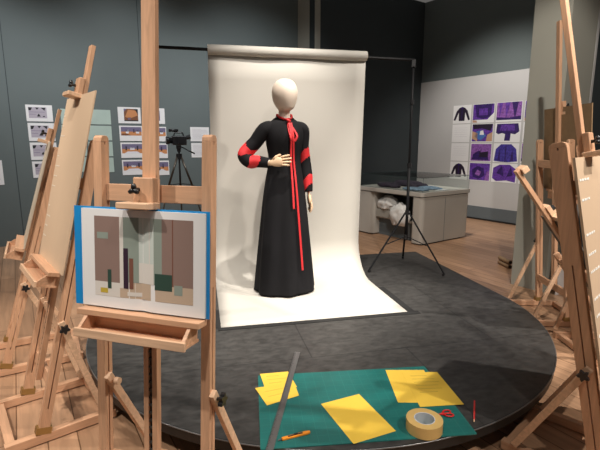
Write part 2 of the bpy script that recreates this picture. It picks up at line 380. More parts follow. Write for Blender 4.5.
# collar, bow, ribbons
cl = []
for k in range(41):
    a = 2*math.pi*k/40 - math.pi/2
    dz = -0.038*max(0, -math.sin(a))
    cl.append((.061*math.cos(a), .058*math.sin(a)-0.006*max(0, -math.sin(a)), 1.486+dz))
MB().tube(cl, .0085, n=8, cap=False).build('collar', RED, dress, smooth=True)
def ribbon(pts, w, th, nm, n=6):
    P = spl(pts, n); MB().tube(P, [w/2]*len(P), n=10, flat=th/w, side=(1,0,0)).build(nm, RED, dress, smooth=True)
def fy(z, x=0):
    rx, ry = dp(z); return -(ry*math.sqrt(max(0, 1-(x/rx)**2)))
K = Vector((.006, fy(1.44)-.012, 1.437))
ribbon([K, K+Vector((-.004,-.012,-.05)), (.006, fy(1.30)-.022, 1.31), (.014, fy(1.285)-.012, 1.285), K+Vector((.012,-.004,-.045)), K], .018, .009, 'bow_loop')
ribbon([K, K+Vector((.030,-.010,-.05)), (.062, fy(1.30)-.016, 1.315), (.034, fy(1.285)-.014, 1.275), (.020, fy(1.34)-.012,1.34), K], .018, .009, 'bow_loop')
MB().tube([K+Vector((-.014,-.006,.010)), K+Vector((.014,-.006,-.010))], [.010,.012], n=10).build('bow_knot', RED, dress, smooth=True)
def tie(x0, x1, zend):
    zs = [1.42, 1.34, 1.28, 1.20, 1.12, 1.04, .95, .82, .65, .45, .30, .21]; zs = [z for z in zs if z > zend+.03] + [zend]
    pts = []
    for z in zs:
        x = x0 + (x1-x0)*(1.42-z)/1.2; f = 1.03 if z > 1.0 else 1.045
        pts.append((x, fy(z, x)*f-.014, z))
    ribbon(pts, .017, .005, 'ribbon_tie')
tie(.010, .030, .735); tie(.026, .085, .225)

# ------------------------------------------------------------------ easels
def easel(name, loc, ang, tilt, label, mast_top=2.0, tray_h=0.85, clamp_h=1.35, up_len=1.415, mast_dx=0.0, half=0.235, ud=.024, bs=1, grip=True, brace_h=0.53, back=0.40):
    t = empty(name, (loc[0], loc[1], 0), ang); tag(t, label, 'easel', 'wooden studio easels')
    ca, sa = math.cos(tilt), math.sin(tilt)
    T = lambda p: Vector((p.x, p.y*ca + p.z*sa, 0.052 + p.z*ca - p.y*sa))     # frame plane -> easel space
    for s in (-1, 1):
        sk = MB().box((s*half-.019, -.16, .006), (s*half+.019, back+.04, .05)).build('skid', WY, t, bevel=.002)
        for yy in (-.13, back): MB().tube([(s*half, yy, .0), (s*half, yy, .008)], .013, n=10).build('foot_pad', BLACK, sk)
        # upright of two plies with the slot for the brace bolt between
        m = MB(T); w = .017; x = s*half
        m.box((x-w, -ud, 0), (x+w, -.0025, up_len-.02)); m.box((x-w, .0025, 0), (x+w, ud, up_len-.02))
        m.box((x-w, -.0035, 0), (x+w, .0035, .12)); m.box((x-w, -.0035, up_len-.5), (x+w, .0035, up_len-.03))
        pts = [(-ud, up_len-.02), (ud, up_len-.02), (ud*.9, up_len-.006), (ud*.5, up_len+.002), (-ud*.5, up_len+.002), (-ud*.9, up_len-.006)]
        m.add([(x-w, a, b) for a, b in pts] + [(x+w, a, b) for a, b in pts], [(0,1,2,3,4,5), (11,10,9,8,7,6)] + [(i, (i+1)%6, 6+(i+1)%6, 6+i) for i in range(6)])
        m.build('upright', WZ, t, bevel=.0015)
        MB(T).box((x-.0195, -.034, -.002), (x+.0195, .034, .032)).build('hinge_bracket', BRASS, t)
        xi = x + bs*.026
        P0 = T(Vector((xi, 0, brace_h))); P1 = Vector((xi, back-.02, .06))
        MB().bar(P0 + (P0-P1).normalized()*.03, P1, .018, .030).build('brace', WL, t, bevel=.0015)
        xo = xi + bs*.009
        kb = MB()
        kb.tube([T(Vector((xo, 0, brace_h))), T(Vector((xo+bs*.014, 0, brace_h)))], .006, n=8)
        star = []
        for k in range(20):
            a = 2*math.pi*k/20; r = (.019 + .006*math.cos(5*a)) if s == bs else .013; star.append((r*math.cos(a), r*math.sin(a)))
        a_ = [T(Vector((xo+bs*.012, q[0], brace_h+q[1]))) for q in star]; b_ = [T(Vector((xo+bs*.028, q[0], brace_h+q[1]))) for q in star]
        kb.rings([a_, b_]); kb.build('star_knob' if s == bs else 'wooden_nut', BLACK if s == bs else WL, t)
    hx = half-.019
    for yy in (-.135, back+.01): MB().box((-hx, yy-.02, .008), (hx, yy+.02, .044)).build('base_rail', WX if yy < 0 else WX, t, bevel=.002)
    MB(T).box((-hx-.0, .002, .19), (hx, .022, .25)).build('lower_crossbar', WX, t, bevel=.002)
    MB(T).box((-hx, .000, 1.19), (hx, .022, 1.25)).build('upper_crossbar', WX, t, bevel=.002)
    # ratchet posts and the sliding mast
    for s in (-1, 1): MB(T).box((s*.017-.010, -.026, .18), (s*.017+.010, .000, 1.27)).build('ratchet_post', WZ, t, bevel=.0015)
    m = MB(T); m.box((-.0068, -.016, .2), (.0068, -.010, min(tray_h, 1.1)))
    k = .22
    while k < min(tray_h, 1.1)-.02: m.box((-.0068, -.024, k), (.0068, -.016, k+.008)); k += .028
    m.build('ratchet_strip', SLOT, t)
    MB(T).box((mast_dx-.026, -.050, tray_h-.05), (mast_dx+.026, -.028, mast_top)).build('mast', WZ, t, bevel=.002)
    # tray: ledge above an open trough
    tr = MB(T).box((-.235, -.105, tray_h-.020), (.235, -.052, tray_h)).build('tray', WX, t, bevel=.002)
    MB(T).box((-.20, -.062, tray_h-.07), (.20, -.052, tray_h-.018)).build('trough_back', WX, tr)
    MB(T).box((-.205, -.138, tray_h-.079), (.205, -.052, tray_h-.070)).build('trough_bottom', WX, tr)
    MB(T).box((-.210, -.150, tray_h-.081), (.210, -.138, tray_h-.052)).build('trough_lip', WL, tr, bevel=.002)
    for s in (-1, 1):
        m = MB(T); x0, x1 = (s*.198-.006, s*.198+.006)
        q = [(-.062, tray_h-.020), (-.100, tray_h-.020), (-.138, tray_h-.055), (-.138, tray_h-.071), (-.062, tray_h-.071)]
        m.add([(x0, a, b) for a, b in q] + [(x1, a, b) for a, b in q], [(0,1,2,3,4), (9,8,7,6,5)] + [(i, (i+1)%5, 5+(i+1)%5, 5+i) for i in range(5)])
        m.build('trough_end', WX, tr)
    if grip:
        h = MB(T).box((mast_dx-.042, -.078, clamp_h), (mast_dx+.034, -.050, clamp_h+.085)).build('clamp_block', WZ, t, bevel=.004)
        MB(T).box((mast_dx-.078, -.120, clamp_h-.018), (mast_dx+.042, -.050, clamp_h+.004)).build('clamp_lip', WL, h, bevel=.004)
        kb = MB(T); kc = Vector((mast_dx-.020, -.078, clamp_h+.045)); kb.tube([kc, kc+Vector((0,-.024,0))], .007, n=8)
        for q_ in (90, 210, 330):
            dq = Vector((math.cos(R(q_)), 0, math.sin(R(q_)))); kb.tube([kc+Vector((0,-.022,0)), kc+dq*.010+Vector((0,-.024,0)), kc+dq*.019+Vector((0,-.026,0))], [.008,.009,.006], n=8)
        kb.build('wing_knob', BLACK, h, smooth=True)
    return t, T
def up(t, T, p):       # frame coordinates -> world
    M = Matrix.Translation(t.location) @ Matrix.Rotation(t.rotation_euler[2], 4, 'Z')
    return M @ T(Vector(p))
def board(t, T, nm, x0, x1, z0, z1, thick, m, yb=-.052):
    base = up(t, T, ((x0+x1)/2, yb, z0)); o = empty(nm, base, t.rotation_euler[2])
    inv = Matrix.Rotation(-t.rotation_euler[2], 4, 'Z') @ Matrix.Translation(-base)
    X = lambda p: inv @ up(t, T, p)
    MB(X).box((x0, yb-thick, z0), (x1, yb, z1)).build('panel', m, o)
    return o, X

# E1: easel with the open book, nearest
a1 = math.atan2(-.292, .956)
E1, T1 = easel('studio_easel', (-0.532, 1.43), a1, R(5), 'nearest beech easel, left of the stage, holding the open art book', mast_top=2.6, tray_h=.823, clamp_h=1.19, half=.212, mast_dx=.018, back=.34, ud=.020)
# E2
a2 = math.atan2(-.776, .63)
E2, T2 = easel('studio_easel', (-1.394, 2.148), a2, R(14.2), 'beech easel behind the book easel, holding a tall beige text panel', mast_top=1.92, tray_h=.79, clamp_h=1.66, half=.225, back=.30, up_len=1.44)
o, X = board(E2, T2, 'information_board', -.265, .29, .79, 1.66, .006, CARD)
tag(o, 'tall beige panel on the left easel behind the open book', 'panel')
TXT = mat('white_print', (0.72, 0.62, 0.50), 0.6)
m = MB(X)
random.seed(3)
for r in range(13):
    z = 1.56-.055*r
    if r in (3, 8): continue
    x = -.245
    for w in range(random.randint(1, 3)):
        l = random.uniform(.012, .03); m.box((x, -.0592, z), (x+l, -.0582, z+.006)); x += l+.008
m.build('printed_text', TXT, o)
# E3
a3 = math.atan2(-.862, .507)
E3, T3 = easel('studio_easel', (-1.96, 2.81), a3, R(17), 'beech easel farthest left, seen nearly edge-on, holding a thin pale panel', mast_top=1.66, tray_h=.76, clamp_h=1.44, half=.225)
o, X = board(E3, T3, 'information_board', -.24, .24, .76, 1.44, .008, mat('pale_panel', (0.50, 0.42, 0.32), 0.6))
tag(o, 'thin pale panel seen edge-on, on the easel farthest left', 'panel')
# E4 right front
a4 = math.atan2(.707, .707)
E4, T4 = easel('studio_easel', (1.392, 1.79), a4, R(11.8), 'nearest beech easel on the right, holding a large beige text panel', mast_top=2.6, tray_h=.36, clamp_h=1.36, half=.200, back=.36, brace_h=.47, bs=-1, ud=.034, mast_dx=-.015)
o, X = board(E4, T4, 'information_board', -.235, .55, .36, 1.345, .010, CARD)
tag(o, 'large beige panel of white text on the nearest right easel', 'panel')
m = MB(X); random.seed(5)
for zz, n_ in ((1.25,1),(1.17,1),(1.03,1),(.95,1),(.88,4),(.77,1),(.70,1),(.62,4),(.55,4),(.47,5),(.42,4)):
    x = -.215
    for w in range(n_*4):
        l = random.uniform(.012, .035)
        m.box((x, -.0632, zz), (x+l, -.0622, zz+.009)); x += l+.007
        if x > .5: break
TXW = mat('white_lettering', (0.85, 0.82, 0.76), 0.6)
m.build('printed_text', TXW, o)
# E5 right middle, seen from behind
a5 = math.atan2(1, 0.04)
E5, T5 = easel('studio_easel', (2.13, 3.61), a5, R(5), 'upright beech easel before the pillar, seen from behind with a brown board', mast_top=2.30, tray_h=1.0, clamp_h=1.62, half=.235, back=.27, mast_dx=.02)
o, X = board(E5, T5, 'display_board', -.40, .27, 1.0, 1.66, .006, BROWNB)
tag(o, 'brown board seen from behind on the easel before the pillar', 'board')
# E6 strongly tilted
a6 = math.atan2(1, 0.0)
E6, T6 = easel('studio_easel', (2.50, 3.86), a6, R(34), 'steeply tilted small beech easel between the pillar and the brown board easel', mast_top=1.44, tray_h=.66, clamp_h=1.02, up_len=.98, half=.21, brace_h=.5, back=.6) if False else (None, None)

def tilt_easel():
    # lyre style easel: tilted mast on a short frame
    t = empty('studio_easel', (2.30, 2.95, 0), a6)
    tag(t, 'steeply tilted slim beech easel leaning left beside the pale pillar', 'easel', 'wooden studio easels')
    al = R(37); ca, sa = math.cos(al), math.sin(al)
    T = lambda p: Vector((p.x, p.y*ca + p.z*sa, 0.052 + p.z*ca - p.y*sa))
    for s in (-1, 1):
        MB().box((s*.21-.017, -.10, .0), (s*.21+.017, .40, .05)).build('skid', WY, t, bevel=.002)
        MB(T).box((s*.21-.015, -.02, 0), (s*.21+.015, .02, .75)).build('upright', WZ, t, bevel=.002)
        P0 = T(Vector((s*.24, 0, .45))); P1 = Vector((s*.24, .38, .06))
        MB().bar(P0, P1, .018, .028).build('brace', WL, t, bevel=.0015)
        MB(T).tube([(s*.25, 0, .44), (s*.275, 0, .44)], .02, n=10).build('star_knob', BLACK, t)
    for yy in (-.09, .35): MB().box((-.193, yy, .008), (.193, yy+.035, .044)).build('base_rail', WX, t, bevel=.002)
    for zz in (.2, .66): MB(T).box((-.195, .0, zz), (.195, .02, zz+.05)).build('crossbar', WX, t, bevel=.002)
    MB(T).box((-.024, -.03, .15), (.024, -.004, 1.50)).build('mast', WZ, t, bevel=.002)
    hd = MB(T).box((-.045, -.075, 1.46), (.045, -.03, 1.50)).build('mast_head', WL, t, bevel=.004)
    MB(T).box((-.09, -.11, 1.08), (.09, -.03, 1.115)).build('clamp_lip', WL, t, bevel=.003)
    MB(T).box((-.035, -.06, 1.11), (.035, -.03, 1.19)).build('clamp_block', WL, t, bevel=.003)
    MB(T).tube([(-.01, -.06, 1.15), (-.01, -.085, 1.15)], .018, n=10).build('clamp_knob', BLACK, t)
    MB(T).box((-.2, -.12, .28), (.2, -.03, .30)).build('tray', WX, t, bevel=.002)
    return t, T
E6, T6 = tilt_easel()
o, X = board(E6, T6, 'display_board', -.15, .15, .302, 1.078, .010, mat('dark_board', (0.10, 0.085, 0.07), 0.6), yb=-.034)
tag(o, 'dark thin board held by the steeply tilted easel by the pillar', 'board')

# ------------------------------------------------------------------ open book on E1
base = up(E1, T1, (0, -.06, .825)); bk = empty('open_book', base, a1)
inv = Matrix.Rotation(-a1, 4, 'Z') @ Matrix.Translation(-base)
XB = lambda p: inv @ up(E1, T1, p)
tag(bk, 'large open art book with blue cover on the nearest easel tray', 'book')
bx0, bx1, bz0, bz1 = -.279, .246, .825, 1.172
BCX = .002
MB(XB).box((bx0, -.060, bz0), (bx1, -.056, bz1)).build('cover', BLUE, bk)
PAGEE = mat('page_edges', (0.62, 0.60, 0.57), 0.7, var=0.1, scale=(400, 400, 3))
def page_y(x):
    if x < BCX: w = (BCX-x)/(BCX-(bx0+.040)); 
    else: w = (x-BCX)/((bx1-.010)-BCX)
    w = max(0, min(1, w))
    return -.0640 - .010*(math.sin(min(1, w*4.5)*math.pi/2)) + .004*w
for side_ in (0, 1):
    xs = [bx0+.040 + (BCX-bx0-.022)*k/24 for k in range(25)] if side_ == 0 else [BCX + (bx1-.010-BCX)*k/24 for k in range(25)]
    vs = []; 
    for x in xs:
        y = page_y(x); vs += [(x, -.0602, bz0+.004), (x, y, bz0+.004), (x, y, bz1-.006), (x, -.0602, bz1-.006)]
    fs = []; mm = []
    for i in range(24):
        for k in range(4): fs.append((i*4+k, i*4+(k+1)%4, (i+1)*4+(k+1)%4, (i+1)*4+k)); mm.append(0 if k == 1 else 1)
    fs += [(3,2,1,0), (96,97,98,99)]; mm += [1, 1]
    MB(XB).add(vs, fs, mm).build('page_block', [WHITE, PAGEE], bk)
# generic printed picture: plain colour fields
def c(n, r, g, b): return mat('print_'+n, srgb(r, g, b), 0.5)
PC_ = [c('taupe',139,115,106), c('pale',196,203,196), c('sage',140,150,140), c('sand',190,168,146), c('plum',52,32,50), c('fir',48,72,62), c('cream',214,208,200), c('rust',120,78,64), c('gold',190,165,60)]
px0, px1, pz0, pz1 = -.185, .195, .868, 1.142
pm = MB(XB)
def field(u0, u1, w0, w1, mi, lift=.0006, shear=0):
    n = 8; vs = []; fs = []
    for k in range(n+1):
        u = u0 + (u1-u0)*k/n; x = px0 + (px1-px0)*u; y = page_y(x) - lift
        vs += [(x, y, pz0+(pz1-pz0)*w0), (x + shear, y, pz0+(pz1-pz0)*w1)]
    for k in range(n): fs.append((2*k, 2*k+2, 2*k+3, 2*k+1))
    pm.add(vs, fs, mi)
field(0, .27, .18, 1, 0); field(.27, .31, .12, 1, 6); field(.31, .46, .2, 1, 2); field(.46, .62, .2, 1, 1); field(.62, .70, .2, 1, 2); field(.70, 1, .2, 1, 0)
field(0, .27, 0, .18, 6); field(.27, .31, 0, .12, 3); field(.31, 1, 0, .2, 3)
field(.46, .62, .20, .45, 6, .0009); field(.49, .50, .45, 1, 6, .0009); field(.57, .58, .45, 1, 6, .0009)
field(.80, .81, .2, 1, 7, .0009); field(.03, .15, .72, .80, 2, .0009); field(.31, .36, .12, .62, 4, .0010); field(.37, .41, .12, .50, 7, .0010)
field(.63, .80, .14, .34, 5, .0010); field(.82, .90, .10, .22, 2, .0010); field(.06, .14, .04, .10, 8, .0010); field(.14, .18, .10, .34, 5, .0010)
field(.35, .50, .03, .08, 6, .0009)
pm.build('printed_picture', PC_, bk)

# ------------------------------------------------------------------ things on the stage
def sheet(name, px, z, th, m, label, cat, group=None, lines=None):
    P = [G(x, y, PZ+z) for x, y in px]; cx = sum((p.x for p in P))/4; cy = sum((p.y for p in P))/4
    pol = [(p.x-cx, p.y-cy) for p in P]
    if sum(pol[i][0]*pol[(i+1)%4][1]-pol[(i+1)%4][0]*pol[i][1] for i in range(4)) < 0: pol = pol[::-1]
    o = MB().prism(pol, 0, th).build(name, m, loc=(cx, cy, PZ+z)); tag(o, label, cat, group)
    if lines:
        L = MB(); q = [Vector((p.x-cx, p.y-cy, 0)) for p in P]         # P order: back-left, back-right, front-right, front-left
        for k in range(lines[0]):
            t = lines[1] + (lines[2]-lines[1])*k/max(1, lines[0]-1)
            a = q[0].lerp(q[3], t); b = q[1].lerp(q[2], t); a, b = a.lerp(b, .18), a.lerp(b, random.uniform(.6, .85))
            L.bar(a+Vector((0,0,th+.0003)), b+Vector((0,0,th+.0003)), .0004, .0022, side=(0,0,1))
        L.build('handwriting', PENC, o)
    return o
# cutting mat (A1)
mc = G(258, 376, PZ); ma = R(6.2)
mt = MB().prism(rect_round(0, -.615, .955, 0, .008), 0, .003).build('cutting_mat', MATG, loc=(mc.x, mc.y, PZ+.0005), rotz=ma)
tag(mt, 'green gridded cutting mat lying on the stage edge', 'mat')
GY = 'yellow paper sheets on the cutting mat'
sheet('paper_sheet', [(260,374),(288,371.5),(297,387),(266,391)], .0040, .0005, YEL, 'small yellow sheet at the back left, half under another', 'paper', GY, (3,.2,.6))
sheet('paper_sheet', [(255,388),(294,382),(299,395.5),(267,405.5)], .0050, .0005, YEL, 'small yellow sheet at the left mat corner under the ruler', 'paper', GY, (2,.3,.6))
sheet('paper_sheet', [(321,404),(359,394),(396,431),(353.5,444)], .0040, .0005, YEL, 'plain yellow sheet alone at the middle front of the mat', 'paper', GY)
sheet('paper_sheet', [(385.4,370),(424,370),(440,403),(398,402.5)], .0040, .0005, YEL, 'yellow sheet at the mat back, half under the written one', 'paper', GY)
sheet('paper_sheet', [(402,372.5),(437,372),(464,404.4),(420,407)], .0050, .0005, YEL, 'written yellow sheet overhanging the right edge of the mat', 'paper', GY, (6,.12,.62))
# steel ruler
a = G(297.5, 352, PZ+.008); b = G(269.5, 450, PZ+.008); b = a + (b-a)*1.08
d = (b-a).normalized()
rl = MB().bar(Vector((0,0,0)), b-a, .032, .0015, side=(d.y, -d.x, 0)).build('ruler', STEEL, loc=(a.x, a.y, PZ+.0075))
tag(rl, 'long steel ruler lying across the left side of the green mat', 'ruler')
tk = MB(); L = (b-a).length; sd = Vector((d.y, -d.x, 0))
k = 0.01
while k < L: tk.bar(d*k + sd*.016 + Vector((0,0,.0012)), d*k + sd*(.008 if int(k*100) % 5 else .004) + Vector((0,0,.0012)), .001, .0006, side=d); k += .01
tk.build('graduations', BLACK, rl)
# tape roll
tc = G(424, 429, PZ+.004); tr = empty('tape_roll', (tc.x, tc.y, PZ+.0042)); tag(tr, 'wide roll of tan tape lying flat on the cutting mat', 'tape roll')
def ring(r0, r1, h, nm, m, par, z0=0):
    n = 48; rg = []
    for r, z in ((r0, z0), (r1, z0), (r1, z0+h), (r0, z0+h), (r0, z0)): rg.append([(r*math.cos(2*math.pi*k/n), r*math.sin(2*math.pi*k/n), z) for k in range(n)])
    return MB().rings(rg, cap=False).build(nm, m, par)
ring(.046, .080, .052, 'tape', TAPEM, tr); ring(.0425, .046, .053, 'core', COREM, tr)
# scissors
sc_ = G(441, 415, PZ+.004); SCO = empty('scissors', (sc_.x, sc_.y, PZ+.0042), R(12)); tag(SCO, 'scissors with red handles lying behind the tape roll', 'scissors')
for s, an in ((1, R(10)), (-1, R(-16))):
    c_, s__ = math.cos(an), math.sin(an); Q = lambda p: Vector((p.x*c_-p.y*s__, p.x*s__+p.y*c_, p.z))
    m = MB(Q); pts = []
    for k in range(25):
        a = 2*math.pi*k/24; pts.append((.036+.020*math.cos(a), s*.004+.0125*math.sin(a), .005))
    m.tube(pts, .0038, n=8, cap=False); m.tube([(-.012, 0, .005), (.018, s*.003, .005)], [.004, .005], n=8)
    m.build('handle', REDP, SCO, smooth=True)
    MB(Q).prism([(-.085, -.001*s), (-.012, -.006), (-.012, .006)] if True else [], .003+.001*(s > 0), .0045+.001*(s > 0)).build('blade', STEEL, SCO)
MB().tube([(-.012,0,.002),(-.012,0,.009)], .004, n=10).build('pivot_screw', STEEL, SCO)
# red pencil
a = G(474.5, 401, PZ+.004); b = G(474, 423, PZ+.004); L = (b-a).length; an = math.atan2(b.y-a.y, b.x-a.x)
pe = empty('pencil', (a.x, a.y, PZ+.0045), an); tag(pe, 'red pencil lying on the dark stage right of the mat', 'pencil')
MB().tube([(0,0,0),(L*.88,0,0)], .0042, n=6, side=(0,0,1)).build('shaft', REDP, pe)
MB().tube([(L*.88,0,0),(L*.97,0,0)], [.0042,.0016], n=6, side=(0,0,1)).build('sharpened_tip', mat('bare_wood', (.75,.5,.3), .6), pe)
MB().tube([(L*.97,0,0),(L,0,0)], [.0016,.0004], n=6, side=(0,0,1)).build('lead', BLACK, pe)
# orange cutter knife
a = G(280.5, 440, PZ+.006); b = G(310, 432.5, PZ+.006); L = (b-a).length; an = math.atan2(b.y-a.y, b.x-a.x)
kn = empty('craft_knife', (a.x, a.y, PZ+.0042), an); tag(kn, 'small orange snap-off cutter knife on the mat front edge', 'knife')
MB().prism([(.006,-.008),(L*.9,-.0085),(L,-.005),(L,.006),(L*.9,.0085),(.006,.007)], 0, .010).build('handle', ORANGE, kn, bevel=.002)
MB().prism([(-.014,-.004),(.006,-.0045),(.006,.0045),(-.006,.0045)], .004, .005).build('blade', STEEL, kn)
MB().box((L*.25,-.004,.010),(L*.75,.004,.0105)).build('slider_channel', BLACK, kn)
MB().box((L*.45,-.004,.0105),(L*.58,.004,.014)).build('slider', BLACK, kn)

# ------------------------------------------------------------------ prints on the walls
def wprint(name, x0, y0, x1, y1, o2, d2, n2, mats, label, cat, group, art=None, off=0.003, ypref='l'):
    s0, za = wallhit(x0, y0, o2, d2, n2); s1, _ = wallhit(x1, (y0+y1)/2, o2, d2, n2)
    _, zb = wallhit(x0, y1, o2, d2, n2)
    b2 = o2 + d2*s0 + n2*(off); W = s1-s0; H = za-zb; ang = math.atan2(d2.y, d2.x)
    sg = 1 if Vector((-d2.y, d2.x)).dot(n2) > 0 else -1
    t = .0025
    m = MB().box((0, 0 if sg > 0 else -t, 0), (W, t if sg > 0 else 0, H), 0)
    def quad(pts, mi, lf=.001): m.add([(u*W, sg*(t+lf), w*H) for u, w in pts], [tuple(range(len(pts)))], mi)
    if art: art(quad)
    ob = m.build(name, mats, loc=(b2.x, b2.y, zb), rotz=ang); tag(ob, label, cat, group); return ob
def q4(u0, w0, u1, w1): return [(u0,w0),(u1,w0),(u1,w1),(u0,w1)]
gr = mat('print_grey', srgb(176,168,178), .6); dk = mat('print_dark', (.012,.012,.015), .6); lv = mat('print_lavender', srgb(112,104,132), .6); orr = mat('print_orange', srgb(196,132,84), .6); brn = mat('print_brown', srgb(120,76,50), .6)
def art_line(q):
    q(q4(.1,.2,.78,.86), 1, .0004); q([(.1,.66),(.18,.66),(.25,.84),(.1,.84)], 2); q([(.36,.84),(.42,.7),(.5,.84)], 2); q([(.56,.84),(.7,.66),(.74,.84)], 2)
    q([(.4,.3),(.54,.3),(.47,.48)], 2); q(q4(.12,.56,.7,.58), 3); q(q4(.12,.42,.36,.44), 3); q(q4(.62,.28,.7,.34), 2)
rows_n = ['top', 'second', 'third', 'lowest']
ys = [104.5, 121.5, 142.0, 161.0]; ye = [120.5, 140.0, 159.5, 178.5]
xs0 = [25.5, 27.5, 29.5, 31.5]
for r in range(4):
    y0, y1 = [(104.5,121.2),(122.8,141),(142.5,160),(161.5,178)][r]
    x0 = [25.0, 27.3, 29.5, 31.8][r]
    wprint('photo_print', x0, y0, x0+27.5, y1, WA, WD, WN, [WHITE, gr, dk, lv], 'white sheet with dark figures, %s in the column behind the leftmost easel' % rows_n[r], 'print', 'line prints on the teal wall', art_line)
for r, (y0, y1) in enumerate(((160, 184),)):
    wprint('photo_print', -16, 160.5, 3.2, 185.5, WA, WD, WN, [WHITE, gr, dk, lv], 'white print cut by the left photo edge on the teal wall', 'print', 'line prints on the teal wall', art_line)
for r in range(4):
    for cidx in range(2):
        y0 = 108.7 + 16.2*r; y1 = y0 + 15.2; x0 = [60, 86][cidx] + r*1.1
        wprint('mint_sheet', x0, y0+cidx*.6, x0+24.6, y1+cidx*.3, WA, WD, WN, [MINT], 'pale mint sheet, %s row, %s of two beside the beige panel' % (rows_n[r], ['left', 'right'][cidx]), 'sheet', 'mint sheets on the teal wall')
def art_a(q):
    q(q4(.26,.14,.88,.9), 3, .0004); q([(.3,.4),(.5,.3),(.86,.5),(.8,.8),(.45,.85)], 2); q([(.26,.7),(.4,.9),(.26,.9)], 1); q([(.7,.9),(.88,.9),(.88,.6)], 4); q(q4(.42,.24,.55,.38), 1); q(q4(.26,.14,.88,.2), 4)
def art_b(q):
    q(q4(.07,.36,.97,.92), 2, .0004); q(q4(.07,.62,.97,.92), 1); q(q4(.28,.5,.4,.74), 5); q(q4(.6,.55,.66,.78), 4); q(q4(.72,.5,.86,.7), 5); q([(.07,.36),(.5,.36),(.3,.5),(.07,.48)], 3)
def art_c(q):
    q(q4(.05,.30,.97,.90), 2, .0004); q(q4(.05,.58,.97,.90), 1); q([(.15,.30),(.85,.30),(.7,.42),(.3,.42)], 5); q(q4(.4,.52,.6,.66), 5); q(q4(.2,.5,.26,.75), 4); q(q4(.7,.5,.76,.78), 4)
IM = [WHITE, lv, orr, brn, dk, mat('print_pale', srgb(225,222,226), .6)]
for r in range(4):
    y0, y1 = [(106.8,123.2),(125.6,141),(142.5,158),(160,175.2)][r]
    x0 = [117.3, 118.9, 120.3, 121.8][r]
    for cidx in range(2):
        wprint('photo_print', x0+24*cidx+.3*cidx, y0+.9*cidx, x0+24*cidx+23.3, y1+.4*cidx, WA, WD, WN, IM, 'interior photo sheet, %s row, %s of the camera tripod behind the easel mast' % (rows_n[r], ['farther left', 'just left'][cidx]), 'print', 'interior photo prints on the teal wall', [art_a, art_b, art_c, art_c][r] if (r or not cidx) else art_line)
def art_t(q):
    for k in range(9): q(q4(.1,.84-.085*k,.9 if k % 4 else .6,.855-.085*k), 1)
for i, (x0, y0, x1, y1, l) in enumerate(((190,127,209,141.3,'upper text sheet'),(191,143,210,157.5,'lower text sheet'),(211,127.6,229,141.6,'upper text sheet, mostly behind the backdrop,'),(212,143.4,230,157.8,'lower text sheet, mostly behind the backdrop,'))):
    wprint('text_sheet', x0, y0, x1, y1, WA, WD, WN, [WHITE, gr], 'white %s right of the video tripod' % l, 'sheet', 'text sheets on the teal wall', art_t)
# purple jacket prints on the light grey wall
pu = mat('print_purple', srgb(92,52,146), .6, var=.45, scale=(28,28,28)); pd = mat('print_deep_purple', srgb(48,24,92), .6, var=.45, scale=(28,28,28)); pk = mat('print_mauve', srgb(134,84,160), .6, var=.45, scale=(28,28,28)); ind = mat('print_indigo', srgb(64,52,140), .6, var=.45, scale=(28,28,28)); bk_ = mat('print_black_purple', srgb(34,20,44), .6); tn = mat('print_tan', srgb(190,150,120), .6); bl = mat('print_blue', srgb(70,110,175), .6)
WM = [WHITE, bk_, pu, pd, pk, ind, tn, bl, gr]
def jacket(q, mi, mi2, w0=.1, w1=.92):
    f = lambda u, w: (u, w0+(w1-w0)*w)
    q([f(.04,.12),f(.14,.08),f(.32,.62),f(.34,.05),f(.66,.05),f(.68,.62),f(.86,.08),f(.96,.12),f(.80,.72),f(.66,.92),f(.5,.99),f(.34,.92),f(.20,.72)], mi)
    q([f(.49,.05),f(.51,.05),f(.51,.9),f(.49,.9)], mi2, .0014); q([f(.4,.95),f(.6,.95),f(.5,.8)], mi2, .0014)
def a11(q): jacket(q, 1, 3)
def a12(q): q(q4(.02,.16,.98,.98), 2, .0004); q([(.1,.98),(.2,.3),(.5,.2),(.85,.3),(.9,.98)], 3); q(q4(.3,.4,.7,.75), 2, .0014); q([(.7,.16),(.98,.16),(.98,.5)], 0, .0014); q([(.02,.16),(.02,.02),(.25,.02),(.2,.12)], 6)
def a13(q): q(q4(.02,.1,.98,.98), 4, .0004); q([(.1,.98),(.15,.2),(.25,.98)], 2); q([(.35,.98),(.4,.15),(.55,.98)], 2); q([(.6,.98),(.75,.12),(.85,.98)], 3); q([(.02,.1),(.98,.1),(.98,.28),(.5,.2),(.02,.25)], 3, .0014)
def blank(q):
    q(q4(.06,.06,.94,.94), 0, .0002)
    for k in range(5): q(q4(.12,.8-.12*k,.85,.806-.12*k), 8)
def a22(q): q(q4(.04,.05,.98,.97), 2, .0004); q([(.04,.97),(.98,.97),(.9,.6),(.5,.75),(.1,.7)], 1); q([(.15,.3),(.45,.1),(.7,.35),(.5,.65),(.25,.6)], 7, .0014); q([(.04,.2),(.3,.05),(.3,.5),(.04,.6)], 6, .0014); q([(.7,.05),(.98,.05),(.98,.55),(.75,.4)], 6, .0014); q([(.4,.4),(.6,.4),(.55,.65),(.42,.6)], 0, .0018)
def a23(q): q(q4(.04,.05,.98,.97), 0, .0002); q([(.05,.5),(.15,.42),(.3,.48),(.42,.42),(.4,.08),(.62,.08),(.64,.45),(.8,.4),(.96,.55),(.9,.95),(.08,.95)], 3); q([(.2,.6),(.8,.6),(.75,.9),(.25,.9)], 2, .0014)
def a32(q): q(q4(.04,.04,.98,.96), 4, .0004); q([(.1,.1),(.9,.1),(.8,.5),(.4,.6),(.15,.4)], 3); q(q4(.45,.25,.85,.6), 1, .0014); q([(.5,.5),(.95,.6),(.95,.7),(.5,.6)], 4, .0018)
